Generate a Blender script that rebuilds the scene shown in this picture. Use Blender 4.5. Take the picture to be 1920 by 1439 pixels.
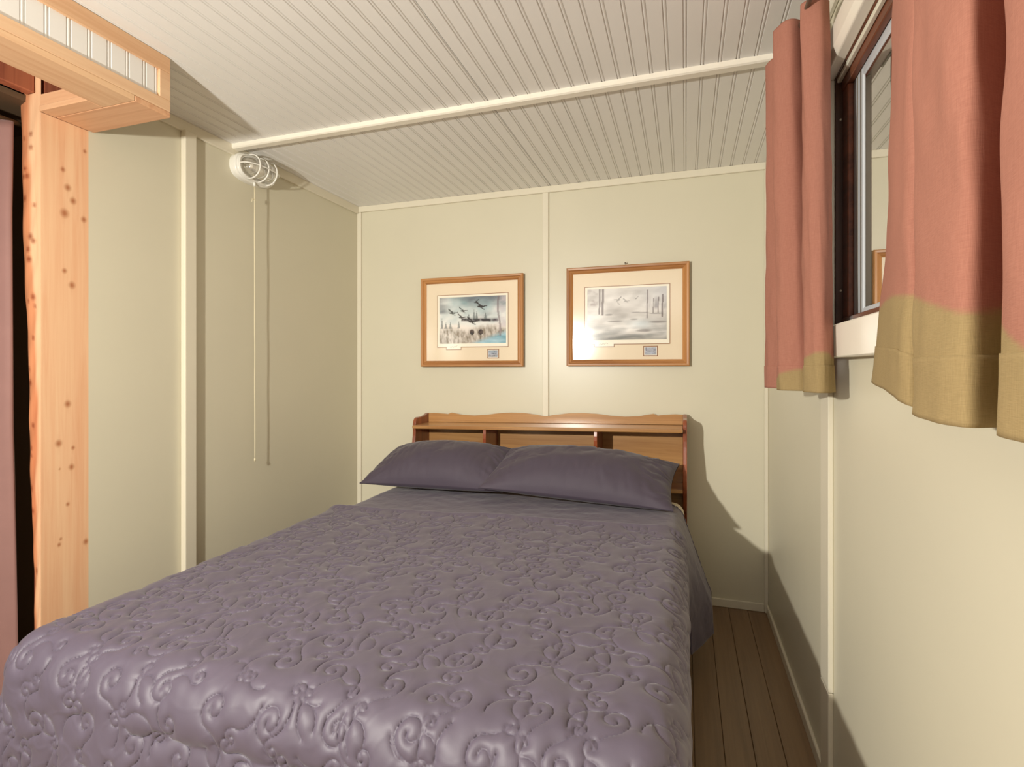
import bpy, bmesh, math, random
import numpy as np
from mathutils import Vector

for o in list(bpy.data.objects):
    bpy.data.objects.remove(o, do_unlink=True)
SC = bpy.context.scene
COL = SC.collection
R = math.radians

# ------------------------------------------------------------------ room sizes (metres)
H = 2.2            # ceiling height
CAMZ = 1.19        # camera height
YB = 2.855         # far wall
XL = -1.946        # left wall
XR = 0.385         # right wall
YF = -2.6          # wall behind the photographer
XC = -2.72         # back of the closet

# ------------------------------------------------------------------ camera
cam = bpy.data.cameras.new('camera')
camo = bpy.data.objects.new('camera', cam)
COL.objects.link(camo)
camo.location = (0, 0, CAMZ)
camo.rotation_euler = (R(90), 0, R(18.09))
cam.sensor_fit = 'HORIZONTAL'
cam.sensor_width = 36
cam.lens = 36 * 995 / 1920
cam.shift_y = (692 - 719.5) / 1920
cam.clip_start = 0.02
SC.camera = camo

# ------------------------------------------------------------------ light
world = bpy.data.worlds.new('night_outside')
SC.world = world
world.use_nodes = True
bgn = world.node_tree.nodes['Background']
bgn.inputs[0].default_value = (0.10, 0.12, 0.16, 1)
bgn.inputs[1].default_value = 0.35

def lamp(name, kind, loc, energy, color, rot=(0, 0, 0), **kw):
    l = bpy.data.lights.new(name, kind)
    l.energy = energy
    l.color = color
    for k, v in kw.items():
        setattr(l, k, v)
    o = bpy.data.objects.new(name, l)
    COL.objects.link(o)
    o.location = loc
    o.rotation_euler = rot
    return o

# the bare lamp to the left of the photographer that throws the hard shadows
key = lamp('key_lamp', 'POINT', (-1.2, -0.2, 1.47), 78, (0.99, 0.955, 0.865), shadow_soft_size=0.035)
key.data.use_nodes = True                      # gentle (linear) falloff, as the photograph's even exposure shows
_kt = key.data.node_tree
_kf = _kt.nodes.new('ShaderNodeLightFalloff')
_kf.inputs['Strength'].default_value = 1.0
_kt.links.new(_kf.outputs['Linear'], _kt.nodes['Emission'].inputs['Strength'])
# added soft fill behind the photographer, not a lamp of the room
lamp('fill_light', 'AREA', (-0.55, -1.3, 2.10), 13, (1.0, 0.97, 0.93), rot=(R(28), 0, 0),
     shape='RECTANGLE', size=1.6, size_y=1.0)

SC.view_settings.view_transform = 'Standard'
SC.view_settings.look = 'None'
SC.view_settings.exposure = 0.0
SC.view_settings.gamma = 1
SC.view_settings.use_curve_mapping = False

# ------------------------------------------------------------------ materials
def s2l(c):
    return tuple(((v / 255) / 12.92 if v / 255 <= 0.04045 else ((v / 255 + 0.055) / 1.055) ** 2.4) for v in c)

class NT:
    def __init__(self, name):
        self.m = bpy.data.materials.new(name)
        self.m.use_nodes = True
        self.t = self.m.node_tree
        self.b = self.t.nodes['Principled BSDF']
    def n(self, kind, **kw):
        nd = self.t.nodes.new(kind)
        for k, v in kw.items():
            if k.startswith('_'):
                setattr(nd, k[1:], v)
            else:
                nd.inputs[k.replace('__', ' ')].default_value = v
        return nd
    def l(self, a, b):
        self.t.links.new(a, b)
    def coords(self, scale=(1, 1, 1), rot=(0, 0, 0)):
        g = self.n('ShaderNodeNewGeometry')
        mp = self.n('ShaderNodeMapping')
        mp.inputs['Scale'].default_value = scale
        mp.inputs['Rotation'].default_value = rot
        self.l(g.outputs['Position'], mp.inputs['Vector'])
        return mp.outputs['Vector']
    def mix(self, fac, a, b, blend='MIX'):
        mx = self.n('ShaderNodeMix', _data_type='RGBA', _blend_type=blend)
        for s, v in ((0, fac), (6, a), (7, b)):
            if hasattr(v, 'links'):
                self.l(v, mx.inputs[s])
            elif s == 0:
                mx.inputs[0].default_value = v
            else:
                mx.inputs[s].default_value = (*v[:3], 1)
        return mx.outputs[2]
    def ramp(self, fac, stops):
        rp = self.n('ShaderNodeValToRGB')
        el = rp.color_ramp.elements
        while len(el) < len(stops):
            el.new(0.5)
        for e, (p, c) in zip(el, stops):
            e.position = p
            e.color = (*c, 1) if len(c) == 3 else c
        self.l(fac, rp.inputs[0])
        return rp.outputs[0]
    def bump(self, h, strength, dist=0.001):
        bp = self.n('ShaderNodeBump')
        bp.inputs['Strength'].default_value = strength
        bp.inputs['Distance'].default_value = dist
        self.l(h, bp.inputs['Height'])
        self.l(bp.outputs[0], self.b.inputs['Normal'])

def paint(name, col, rough=0.45, var=0.06, scale=6, bump=0.15, bscale=120, spec=0.5):
    M = NT(name)
    c = s2l(col)
    v = M.coords()
    nz = M.n('ShaderNodeTexNoise', Scale=scale, Detail=4.0)
    M.l(v, nz.inputs['Vector'])
    out = M.mix(nz.outputs[0], tuple(x * (1 - var) for x in c), tuple(min(1, x * (1 + var)) for x in c))
    M.l(out, M.b.inputs['Base Color'])
    M.b.inputs['Roughness'].default_value = rough
    M.b.inputs['Specular IOR Level'].default_value = spec
    n2 = M.n('ShaderNodeTexNoise', Scale=bscale, Detail=3.0)
    M.l(v, n2.inputs['Vector'])
    M.bump(n2.outputs[0], bump, 0.0006)
    return M.m

def wood(name, light, dark, axis='Y', rough=0.4, grain=1.0, coat=0.0, attr=False, knots=0.0):
    M = NT(name)
    fine, long_ = 60.0, 2.2
    sc = {'X': (long_, fine, fine), 'Y': (fine, long_, fine), 'Z': (fine, fine, long_)}[axis]
    v = M.coords(sc)
    n1 = M.n('ShaderNodeTexNoise', Scale=1.0, Detail=5.0, Roughness=0.6, Distortion=0.6)
    M.l(v, n1.inputs['Vector'])
    v2 = M.coords(tuple(x * 0.16 for x in sc))
    n2 = M.n('ShaderNodeTexNoise', Scale=1.0, Detail=3.0, Distortion=1.2)
    M.l(v2, n2.inputs['Vector'])
    a, b = s2l(light), s2l(dark)
    f = M.mix(0.5, n1.outputs[0], n2.outputs[0])
    rp = M.ramp(f, [(0.36, tuple(x + (y - x) * grain for x, y in zip(a, b))), (0.50, tuple(x + (y - x) * 0.35 * grain for x, y in zip(a, b))), (0.60, a)])
    out = rp
    if knots:
        vk = M.coords({'X': (2.4, 9, 9), 'Y': (9, 2.4, 9), 'Z': (9, 9, 2.4)}[axis])
        vo = M.n('ShaderNodeTexVoronoi', Scale=1.0)
        M.l(vk, vo.inputs['Vector'])
        k = M.ramp(vo.outputs['Distance'], [(0.05, (1, 1, 1)), (0.09, (0.55, 0.55, 0.55)), (0.15, (0, 0, 0))])
        out = M.mix(k, out, tuple(x * 0.35 for x in b))
    if attr:
        at = M.n('ShaderNodeVertexColor', _layer_name='col')
        out = M.mix(1.0, out, at.outputs[0], 'MULTIPLY')
    M.l(out, M.b.inputs['Base Color'])
    M.b.inputs['Roughness'].default_value = rough
    if coat:
        M.b.inputs['Coat Weight'].default_value = coat
        M.b.inputs['Coat Roughness'].default_value = 0.18
    M.bump(n1.outputs[0], 0.12, 0.0006)
    return M.m

def vcol(name, rough=0.6):
    M = NT(name)
    at = M.n('ShaderNodeVertexColor', _layer_name='col')
    nz = M.n('ShaderNodeTexNoise', Scale=260.0, Detail=2.0)
    M.l(M.coords(), nz.inputs['Vector'])
    out = M.mix(0.10, at.outputs[0], nz.outputs[0], 'OVERLAY')
    M.l(out, M.b.inputs['Base Color'])
    M.b.inputs['Roughness'].default_value = rough
    return M.m

def pane(name, tint, refl_min, refl_max, rough=0.02):
    """clear sheet: see-through straight on, mirror-like at a glancing angle"""
    M = NT(name)
    M.t.nodes.remove(M.b)
    tr = M.n('ShaderNodeBsdfTransparent', Color=(*tint, 1))
    gl = M.n('ShaderNodeBsdfGlossy', Roughness=rough, Color=(1, 1, 1, 1))
    lw = M.n('ShaderNodeLayerWeight', Blend=0.5)
    mr = M.n('ShaderNodeMapRange')
    mr.inputs['To Min'].default_value = refl_min
    mr.inputs['To Max'].default_value = refl_max
    M.l(lw.outputs['Facing'], mr.inputs['Value'])
    mx = M.n('ShaderNodeMixShader')
    M.l(mr.outputs[0], mx.inputs[0])
    M.l(tr.outputs[0], mx.inputs[1])
    M.l(gl.outputs[0], mx.inputs[2])
    M.l(mx.outputs[0], M.t.nodes['Material Output'].inputs['Surface'])
    return M.m

def fabric(name, col, weave=900, rough=0.8, sheen=0.3, var=0.10, bump=0.25):
    M = NT(name)
    c = s2l(col)
    v = M.coords()
    nz = M.n('ShaderNodeTexNoise', Scale=14.0, Detail=5.0)
    M.l(v, nz.inputs['Vector'])
    out = M.mix(nz.outputs[0], tuple(x * (1 - var) for x in c), tuple(x * (1 + var) for x in c))
    M.l(out, M.b.inputs['Base Color'])
    M.b.inputs['Roughness'].default_value = rough
    M.b.inputs['Sheen Weight'].default_value = sheen
    M.b.inputs['Sheen Roughness'].default_value = 0.4
    n2 = M.n('ShaderNodeTexNoise', Scale=float(weave), Detail=2.0)
    M.l(v, n2.inputs['Vector'])
    M.bump(n2.outputs[0], bump, 0.0006)
    return M.m

def curtain_mat(name):
    """slubby terracotta linen, with tan-olive light painted in below a shallow arc"""
    M = NT(name)
    light_arc = M.n('ShaderNodeVertexColor', _layer_name='col')     # mask of the light arc painted into the cloth colour
    n1 = M.n('ShaderNodeTexNoise', Scale=1.0, Detail=3.0)
    M.l(M.coords((90, 90, 1400)), n1.inputs['Vector'])
    n2 = M.n('ShaderNodeTexNoise', Scale=1.0, Detail=3.0)
    M.l(M.coords((1200, 1200, 40)), n2.inputs['Vector'])
    th = M.mix(0.5, n1.outputs[0], n2.outputs[0])
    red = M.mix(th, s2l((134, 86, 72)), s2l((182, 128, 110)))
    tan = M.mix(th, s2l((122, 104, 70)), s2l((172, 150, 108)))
    out = M.mix(light_arc.outputs[0], tan, red)
    M.l(out, M.b.inputs['Base Color'])
    M.b.inputs['Roughness'].default_value = 0.9
    M.b.inputs['Specular IOR Level'].default_value = 0.2
    M.bump(th, 0.35, 0.0012)
    return M.m

M_wall = paint('cream_wall_paint', (210, 204, 182), 0.36, 0.035, 3, 0.12, 40)
M_shade_brown = paint('brown_shade_paint', (92, 72, 52), 0.6)  # dark brown stands in for closet shade and cuts bounce off the front wall
M_trim = paint('cream_trim_paint', (220, 213, 193), 0.38, 0.03, 8, 0.12, 60)
M_wtrim = paint('white_gloss_trim', (234, 228, 214), 0.32, 0.03, 10, 0.15, 60)
M_ceil = paint('white_ceiling_paint', (230, 228, 224), 0.42, 0.03, 4, 0.10, 60)
M_gapdark = paint('shadow_gap_backing', (70, 58, 44), 0.8)
M_floor = wood('brown_painted_floor', (138, 110, 80), (112, 86, 60), 'Y', 0.42, 0.8)
M_pineZ = wood('pine_upright', (234, 192, 152), (220, 160, 120), 'Z', 0.5, 0.7, attr=True)
M_pineY = wood('pine_lengthwise', (228, 192, 154), (208, 160, 122), 'Y', 0.5, 0.8, knots=0.0)
M_pineYk = wood('knotty_pine_lengthwise', (228, 190, 150), (206, 158, 118), 'Y', 0.5, 0.8, knots=1.0)
M_pineX = wood('pine_crosswise', (226, 180, 140), (200, 144, 106), 'X', 0.5, 0.8, knots=1.0)
M_redwood = wood('reddish_rough_pine', (166, 96, 66), (120, 58, 42), 'Z', 0.6, 0.9)
M_maple = wood('varnished_maple', (188, 142, 88), (152, 104, 60), 'X', 0.28, 0.9, coat=0.6)
M_maple_shade = wood('varnished_maple_shaded', (158, 84, 50), (112, 54, 34), 'Z', 0.28, 0.9, coat=0.6)  # darker red copy of the maple, shade of the inner sides put into colour
M_oakX = wood('oak_frame_crosswise', (196, 142, 86), (150, 98, 54), 'X', 0.4, 1.0)
M_oakZ = wood('oak_frame_upright', (194, 138, 82), (146, 94, 50), 'Z', 0.4, 1.0)
M_brownjamb = wood('dark_stained_window_wood', (84, 50, 30), (46, 26, 15), 'Z', 0.35, 1.0)
M_brownY = wood('stained_window_head', (122, 68, 44), (78, 42, 26), 'Y', 0.32, 1.0)
M_alu = paint('pale_aluminium', (196, 200, 204), 0.35, 0.03, 30, 0.05, 60, 0.7)
M_track = paint('bright_metal_track', (226, 222, 204), 0.28, 0.03, 30, 0.05, 60, 0.8)
M_white = paint('white_enamel', (232, 230, 222), 0.28, 0.03, 30, 0.05, 90)
M_mat = paint('peach_mat_board', (236, 220, 194), 0.8, 0.02, 30, 0.1, 300)
M_paper = paint('white_print_paper', (246, 240, 224), 0.7, 0.01, 30, 0.05, 300)
M_fillet = paint('brown_mat_bevel', (150, 104, 66), 0.6)
M_print = vcol('printed_picture')
M_glass = pane('picture_glass', (1, 1, 1), 0.016, 0.25, 0.14)
M_winglass = pane('window_glass', (0.55, 0.6, 0.62), 0.55, 0.98, 0.015)
M_lampglass = pane('lamp_glass', (0.92, 0.90, 0.86), 0.14, 0.8, 0.06)
M_metal = paint('dull_steel', (110, 98, 80), 0.35, 0.05, 30, 0.05, 60, 0.8)
M_quilt = fabric('satin_plum_quilt', (95, 87, 103), 700, 0.52, 0.18, 0.05, 0.10)
M_pillow = fabric('plum_pillow_cotton', (74, 65, 79), 240, 0.68, 0.18, 0.08, 0.4)
M_sheet = fabric('white_sheet', (222, 210, 186), 500, 0.8, 0.1, 0.04)
M_closet_cloth = fabric('mauve_closet_cloth', (140, 104, 98), 500, 0.75, 0.3, 0.10)
M_curtain = curtain_mat('terracotta_linen_tan_light_arc')
M_cord = paint('ivory_cord', (226, 216, 184), 0.7)
M_frame_metal = paint('black_bed_frame', (40, 36, 34), 0.5)

# ------------------------------------------------------------------ mesh helpers
ORG = {}
def mesh(name, verts, faces, mat, smooth=False):
    me = bpy.data.meshes.new(name)
    me.from_pydata([tuple(v) for v in verts], [], faces)
    me.materials.append(mat)
    if smooth:
        me.polygons.foreach_set('use_smooth', [True] * len(me.polygons))
    me.update()
    return me

def link(name, me, parent=None, origin=(0, 0, 0), loc=None):
    o = bpy.data.objects.new(name, me)
    COL.objects.link(o)
    if parent is not None:
        o.parent = parent
        ORG[o] = ORG[parent]
        if loc is not None:
            o.location = Vector(loc) - ORG[parent]
    else:
        o.location = origin
        ORG[o] = Vector(origin)
    return o

def tag(o, label=None, cat=None, group=None, kind=None):
    for k, v in (('label', label), ('category', cat), ('group', group), ('kind', kind)):
        if v:
            o[k] = v
    return o

def thing(name, origin, label, cat, group=None):
    o = link(name, None, None, origin)
    return tag(o, label, cat, group)

def obj(name, verts, faces, mat, parent=None, origin=None, smooth=False):
    """verts in world space"""
    if parent is not None:
        og = ORG[parent]
    else:
        og = Vector(origin) if origin is not None else Vector((0, 0, 0))
    vs = [(v[0] - og[0], v[1] - og[1], v[2] - og[2]) for v in verts]
    return link(name, mesh(name, vs, faces, mat, smooth), parent, og)

def from_bm(name, bm, mat, parent=None, origin=None, smooth=False):
    bm.verts.index_update()
    vs = [v.co.copy() for v in bm.verts]
    fs = [[v.index for v in f.verts] for f in bm.faces]
    bm.free()
    return obj(name, vs, fs, mat, parent, origin, smooth)

def box_bm(x0, x1, y0, y1, z0, z1, bev=0.0, seg=1):
    bm = bmesh.new()
    vs = [bm.verts.new(p) for p in ((x0, y0, z0), (x1, y0, z0), (x1, y1, z0), (x0, y1, z0), (x0, y0, z1), (x1, y0, z1), (x1, y1, z1), (x0, y1, z1))]
    for f in ((3, 2, 1, 0), (4, 5, 6, 7), (0, 1, 5, 4), (1, 2, 6, 5), (2, 3, 7, 6), (3, 0, 4, 7)):
        bm.faces.new([vs[i] for i in f])
    if bev:
        bmesh.ops.bevel(bm, geom=bm.edges[:] + bm.verts[:], offset=bev, segments=seg, affect='EDGES', profile=0.5)
    return bm

def box(name, b, mat, parent=None, bev=0.0, seg=1, origin=None, smooth=False):
    if parent is None and origin is None:
        origin = ((b[0] + b[1]) / 2, (b[2] + b[3]) / 2, b[4])
    return from_bm(name, box_bm(*b, bev, seg), mat, parent, origin, smooth)

def struct(o):
    o['kind'] = 'structure'
    return o

def tube_geo(pts, rad, n=8, closed=False):
    pts = [Vector(p) for p in pts]
    vs, fs = [], []
    m = len(pts)
    up = Vector((0, 0, 1))
    prev = None
    for i, p in enumerate(pts):
        if closed:
            t = (pts[(i + 1) % m] - pts[i - 1]).normalized()
        else:
            t = (pts[min(i + 1, m - 1)] - pts[max(i - 1, 0)]).normalized()
        if prev is None:
            a = t.cross(up)
            if a.length < 1e-3:
                a = t.cross(Vector((1, 0, 0)))
        else:
            a = prev - t * prev.dot(t)
        a.normalize()
        prev = a
        b = t.cross(a)
        r = rad[i] if hasattr(rad, '__len__') else rad
        for k in range(n):
            w = 2 * math.pi * k / n
            vs.append(p + a * (r * math.cos(w)) + b * (r * math.sin(w)))
    for i in range(m if closed else m - 1):
        j = (i + 1) % m
        for k in range(n):
            k2 = (k + 1) % n
            fs.append((i * n + k, i * n + k2, j * n + k2, j * n + k))
    if not closed:
        fs.append(tuple(reversed(range(n))))
        fs.append(tuple((m - 1) * n + k for k in range(n)))
    return vs, fs

def tube(name, pts, rad, mat, parent=None, n=8, closed=False, origin=None):
    v, f = tube_geo(pts, rad, n, closed)
    return obj(name, v, f, mat, parent, origin, True)

def prism(name, outline, axis, a, b, mat, parent=None, bev=0.0, origin=None):
    """extrude a 2-D outline (in the plane normal to axis) from a to b"""
    bm = bmesh.new()
    def P(p, d):
        return {'X': (d, p[0], p[1]), 'Y': (p[0], d, p[1]), 'Z': (p[0], p[1], d)}[axis]
    lo = [bm.verts.new(P(p, a)) for p in outline]
    hi = [bm.verts.new(P(p, b)) for p in outline]
    n = len(outline)
    bm.faces.new(lo)
    bm.faces.new(list(reversed(hi)))
    for i in range(n):
        j = (i + 1) % n
        bm.faces.new((lo[j], lo[i], hi[i], hi[j]))
    bmesh.ops.recalc_face_normals(bm, faces=bm.faces[:])
    if bev:
        es = [e for e in bm.edges if e.calc_face_angle(0) > 0.6]
        bmesh.ops.bevel(bm, geom=es, offset=bev, segments=2, affect='EDGES', profile=0.5)
    return from_bm(name, bm, mat, parent, origin)

def set_cols(me, cols):
    at = me.color_attributes.new('col', 'FLOAT_COLOR', 'POINT')
    arr = np.ones((len(me.vertices), 4), dtype=np.float32)
    arr[:, :3] = cols
    at.data.foreach_set('color', arr.ravel())

def grid_obj(name, P, mat, parent=None, origin=None, cols=None, smooth=True, flip=False):
    """P: (n, m, 3) array of world points"""
    n, m, _ = P.shape
    og = np.array(ORG[parent] if parent is not None else (origin if origin is not None else (0, 0, 0)), dtype=float)
    V = (P - og).reshape(-1, 3).astype(np.float32)
    idx = np.arange(n * m).reshape(n, m)
    q = np.stack([idx[:-1, :-1], idx[1:, :-1], idx[1:, 1:], idx[:-1, 1:]], -1).reshape(-1, 4)
    if flip:
        q = q[:, ::-1]
    me = bpy.data.meshes.new(name)
    me.vertices.add(len(V))
    me.vertices.foreach_set('co', V.ravel())
    me.loops.add(q.size)
    me.loops.foreach_set('vertex_index', q.ravel().astype(np.int32))
    me.polygons.add(len(q))
    me.polygons.foreach_set('loop_start', np.arange(0, q.size, 4, dtype=np.int32))
    me.polygons.foreach_set('loop_total', np.full(len(q), 4, dtype=np.int32))
    me.polygons.foreach_set('use_smooth', np.full(len(q), smooth, dtype=bool))
    me.update(calc_edges=True)
    me.validate()
    me.materials.append(mat)
    if cols is not None:
        set_cols(me, cols.reshape(-1, 3))
    return link(name, me, parent, tuple(og))

# ================================================================== THE ROOM
# ---- floor: brown boards running towards the far wall
floor = struct(box('floor', (XC, XR + 0.06, YF, YB + 0.05, -0.06, -0.012), M_gapdark))
PW = 0.088
x = XR - 0.006
k = 0
plank_me = None
while x - PW > XL - 0.02:
    if plank_me is None:
        bm = box_bm(-PW / 2 + 0.0005, PW / 2 - 0.0005, YF, YB, -0.012, 0.0, 0.0014)
        bm.verts.index_update()
        plank_me = mesh('floor_plank', [v.co.copy() for v in bm.verts], [[v.index for v in f.verts] for f in bm.faces], M_floor)
        bm.free()
    o = link('floor_plank', plank_me, floor, loc=(x - PW / 2, 0, 0))
    x -= PW
    k += 1
box('closet_floor', (XC, x, YF, YB, -0.012, 0.0), M_floor, floor)

# ---- ceiling: backing and beaded boards, a seam in the middle, two runs met by a cover strip
ceiling = struct(box('ceiling', (XC, XR + 0.06, YF, YB + 0.05, H + 0.012, H + 0.06), M_gapdark))
CP = 0.0545
def bead_profile(w):
    return [(0, -0.0032), (0.0012, 0.0), (w - 0.0125, 0.0), (w - 0.0112, -0.0032), (w - 0.0098, -0.0032), (w - 0.0082, -0.0006),
            (w - 0.0056, 0.0), (w - 0.0030, -0.0006), (w - 0.0014, -0.0032), (w, -0.0032)]
def bead_mesh(name, length, mat, w=CP):
    """one beaded board lying along +Y, face down"""
    pr = bead_profile(w)
    vs = [(px, 0, -pz) for px, pz in pr] + [(px, length, -pz) for px, pz in pr]
    n = len(pr)
    fs = [(i, i + 1, n + i + 1, n + i) for i in range(n - 1)]
    vs += [(0, 0, 0.012), (w, 0, 0.012), (0, length, 0.012), (w, length, 0.012)]
    a, b, c, d = 2 * n, 2 * n + 1, 2 * n + 2, 2 * n + 3
    fs += [(a, c, d, b), tuple(range(n - 1, -1, -1)) + (a, b), tuple(range(n, 2 * n)) + (d, c), (0, n, c, a), (n - 1, b, d, 2 * n - 1)]
    return mesh(name, vs, fs, mat)
YBAT = 1.871
me_f = bead_mesh('ceiling_board', YBAT + 0.018 - YF, M_ceil)
me_b = bead_mesh('ceiling_board', YB - YBAT - 0.022, M_ceil)
SEAM = -0.706
xs = []
x = SEAM + 0.002
while x < XR - 0.002:
    xs.append(x); x += CP
x = SEAM - 0.0015 - CP
while x > XL - 0.85:
    xs.append(x); x -= CP
for x in xs:
    link('ceiling_board', me_f, ceiling, loc=(x, YF, H))
    if x > XL - CP:
        link('ceiling_board', me_b, ceiling, loc=(x, YBAT + 0.022, H))

# cover strip across the ceiling
struct(prism('trim_1', [(YBAT, H), (YBAT, H - 0.017), (YBAT + 0.006, H - 0.021), (YBAT + 0.036, H - 0.021), (YBAT + 0.041, H - 0.016), (YBAT + 0.041, H)],
             'X', XL + 0.012, XR - 0.004, M_wtrim, origin=(-0.8, YBAT, H - 0.021)))

# ---- far wall
wb = struct(box('wall_back', (XL - 0.06, XR + 0.06, YB + 0.006, YB + 0.06, 0, H), M_gapdark))
box('wall_panel', (XL, -0.733, YB, YB + 0.006, 0, H), M_wall, wb)
box('wall_panel', (-0.729, XR, YB, YB + 0.006, 0, H), M_wall, wb)
struct(box('trim_2', (-0.752, -0.718, YB - 0.012, YB, 0.04, H - 0.036), M_trim, bev=0.002))          # middle strip
struct(box('trim_3', (XL, XR, YB - 0.013, YB, H - 0.036, H), M_trim, bev=0.002))                     # under the ceiling
struct(box('trim_4', (XL, XL + 0.03, YB - 0.012, YB, 0.0, H - 0.036), M_trim, bev=0.003))            # left corner
struct(box('trim_5', (XR - 0.018, XR, YB - 0.02, YB, 0.0, H - 0.036), M_trim, bev=0.004))            # right corner
struct(box('baseboard_back', (XL + 0.03, XR - 0.018, YB - 0.012, YB, 0, 0.042), M_trim, bev=0.003))

# ---- left wall (from the closet post to the far corner)
YP0, YP1 = 1.138, 1.279
wl = struct(box('wall_left', (XL - 0.07, XL - 0.006, YP1, YB, 0, H), M_gapdark))
box('wall_panel', (XL - 0.006, XL, YP1, 1.645, 0, H), M_wall, wl)
box('wall_panel', (XL - 0.006, XL, 1.648, YB, 0, H), M_wall, wl)
struct(box('trim_6', (XL, XL + 0.026, 1.628, 1.682, 0, H - 0.04), M_trim, bev=0.004, seg=2))         # upright cover strip
struct(box('trim_7', (XL, XL + 0.014, YP1 + 0.0, YB - 0.013, H - 0.045, H), M_trim, bev=0.002))      # under the ceiling
struct(box('wall_closet', (XC - 0.05, XC, YF, YP1 + 0.1, 0, H), M_shade_brown))
struct(box('wall_closet_end', (XC, XL - 0.07, YP1 + 0.02, YP1 + 0.08, 0, H), M_shade_brown))
struct(box('ceiling_closet_shade', (XC, XL - 0.072, YF, YP1 + 0.02, 2.05, 2.07), M_shade_brown))  # added dark sheet standing in for shade at the closet top
struct(box('wall_left_near', (XL - 0.07, XL, YF, -0.45, 0, H), M_wall))
struct(box('wall_front', (XC, XR + 0.06, YF - 0.05, YF, 0, H), M_shade_brown))

# ---- right wall around the window
WY0, WY1, WZ0, WZ1 = 0.42, 1.645, 1.292, 1.985
wr = struct(box('wall_right', (XR + 0.006, XR + 0.10, WY1, YB, 0, H), M_gapdark))
box('wall_below', (XR + 0.006, XR + 0.10, YF, WY1, 0, WZ0), M_wall, wr)
box('wall_above', (XR + 0.006, XR + 0.10, YF, WY1, WZ1, H), M_wall, wr)
box('wall_near', (XR + 0.006, XR + 0.10, YF, WY0, WZ0, WZ1), M_wall, wr)
box('wall_panel', (XR, XR + 0.006, 1.70, YB, 0, H), M_wall, wr)
box('wall_panel', (XR, XR + 0.006, YF, 1.697, 0, WZ0), M_wall, wr)
box('wall_panel', (XR, XR + 0.006, YF, 1.697, WZ1, H), M_wall, wr)
box('wall_panel', (XR, XR + 0.006, YF, WY0, WZ0, WZ1), M_wall, wr)
struct(box('trim_8', (XR - 0.013, XR, 1.650, 1.738, 0, 0.30), M_trim, bev=0.002))                    # strip below the window jamb, in two lengths
struct(box('trim_9', (XR - 0.013, XR, 1.650, 1.738, 0.3015, 2.03), M_trim, bev=0.002))
struct(box('trim_10', (XR - 0.014, XR, YF, YB - 0.02, H - 0.04, H), M_trim, bev=0.003))
struct(box('baseboard_right', (XR - 0.011, XR, 1.738, YB - 0.02, 0, 0.045), M_trim, bev=0.003))
struct(box('baseboard_right_near', (XR - 0.011, XR, YF, 1.650, 0, 0.045), M_trim, bev=0.003))

# ---- the window
win = link('window_1', None, None, (XR, 1.0, WZ0))
win['kind'] = 'structure'
prism('head_casing', [(XR, WZ1 - 0.012), (XR - 0.026, WZ1 - 0.012), (XR - 0.036, WZ1 + 0.006), (XR - 0.036, WZ1 + 0.062), (XR - 0.02, WZ1 + 0.082), (XR, WZ1 + 0.082)],
      'Y', WY0 - 0.06, 1.715, M_wtrim, win, 0.003)
box('side_casing', (XR - 0.016, XR, WY1 - 0.008, WY1 + 0.03, WZ0, WZ1 - 0.012), M_trim, win, 0.002)
box('side_casing', (XR - 0.016, XR, WY0 - 0.05, WY0, WZ0, WZ1 - 0.012), M_trim, win, 0.002)
box('sill', (XR - 0.036, XR + 0.09, WY0 - 0.05, 1.690, 1.218, WZ0 + 0.008), M_wtrim, win, 0.003)
box('jamb', (XR + 0.0, XR + 0.10, WY1 - 0.014, WY1, WZ0 + 0.008, WZ1), M_brownjamb, win, 0.001)
box('jamb', (XR + 0.0, XR + 0.10, WY0, WY0 + 0.014, WZ0 + 0.008, WZ1), M_brownjamb, win, 0.001)
box('head_jamb', (XR + 0.0, XR + 0.10, WY0 + 0.014, WY1 - 0.014, WZ1 - 0.014, WZ1), M_brownY, win, 0.001)
box('head_stop', (XR + 0.015, XR + 0.031, WY0 + 0.014, WY1 - 0.014, WZ1 - 0.05, WZ1 - 0.014), M_brownY, win, 0.002)
box('metal_track', (XR + 0.003, XR + 0.0145, WY0 + 0.014, WY1 - 0.014, WZ1 - 0.026, WZ1 - 0.014), M_track, win, 0.002)
box('side_stop', (XR + 0.017, XR + 0.031, WY1 - 0.060, WY1 - 0.014, WZ0 + 0.008, WZ1 - 0.05), M_brownY, win, 0.002)
box('bottom_stop', (XR + 0.015, XR + 0.031, WY0 + 0.014, WY1 - 0.014, WZ0 + 0.008, WZ0 + 0.034), M_brownY, win, 0.002)
sx0, sx1 = XR + 0.032, XR + 0.052
sash = box('sash_stile', (sx0, sx1, WY1 - 0.130, WY1 - 0.05, WZ0 + 0.03, WZ1 - 0.04), M_alu, win, 0.003)
box('sash_groove', (sx0 - 0.001, sx0 + 0.004, WY1 - 0.090, WY1 - 0.084, WZ0 + 0.03, WZ1 - 0.04), M_metal, sash)
box('sash_groove', (sx0 - 0.001, sx0 + 0.004, WY1 - 0.118, WY1 - 0.112, WZ0 + 0.03, WZ1 - 0.04), M_metal, sash)
box('sash_stile', (sx0, sx1, WY0 + 0.02, WY0 + 0.065, WZ0 + 0.03, WZ1 - 0.04), M_alu, win, 0.003)
box('sash_rail', (sx0, sx1, WY0 + 0.065, WY1 - 0.130, WZ1 - 0.07, WZ1 - 0.04), M_alu, win, 0.003)
box('sash_rail', (sx0, sx1, WY0 + 0.065, WY1 - 0.130, WZ0 + 0.03, WZ0 + 0.05), M_alu, win, 0.003)
box('window_pane', (sx0 + 0.003, sx0 + 0.007, WY0 + 0.065, WY1 - 0.130, WZ0 + 0.05, WZ1 - 0.07), M_winglass, win)
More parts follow.
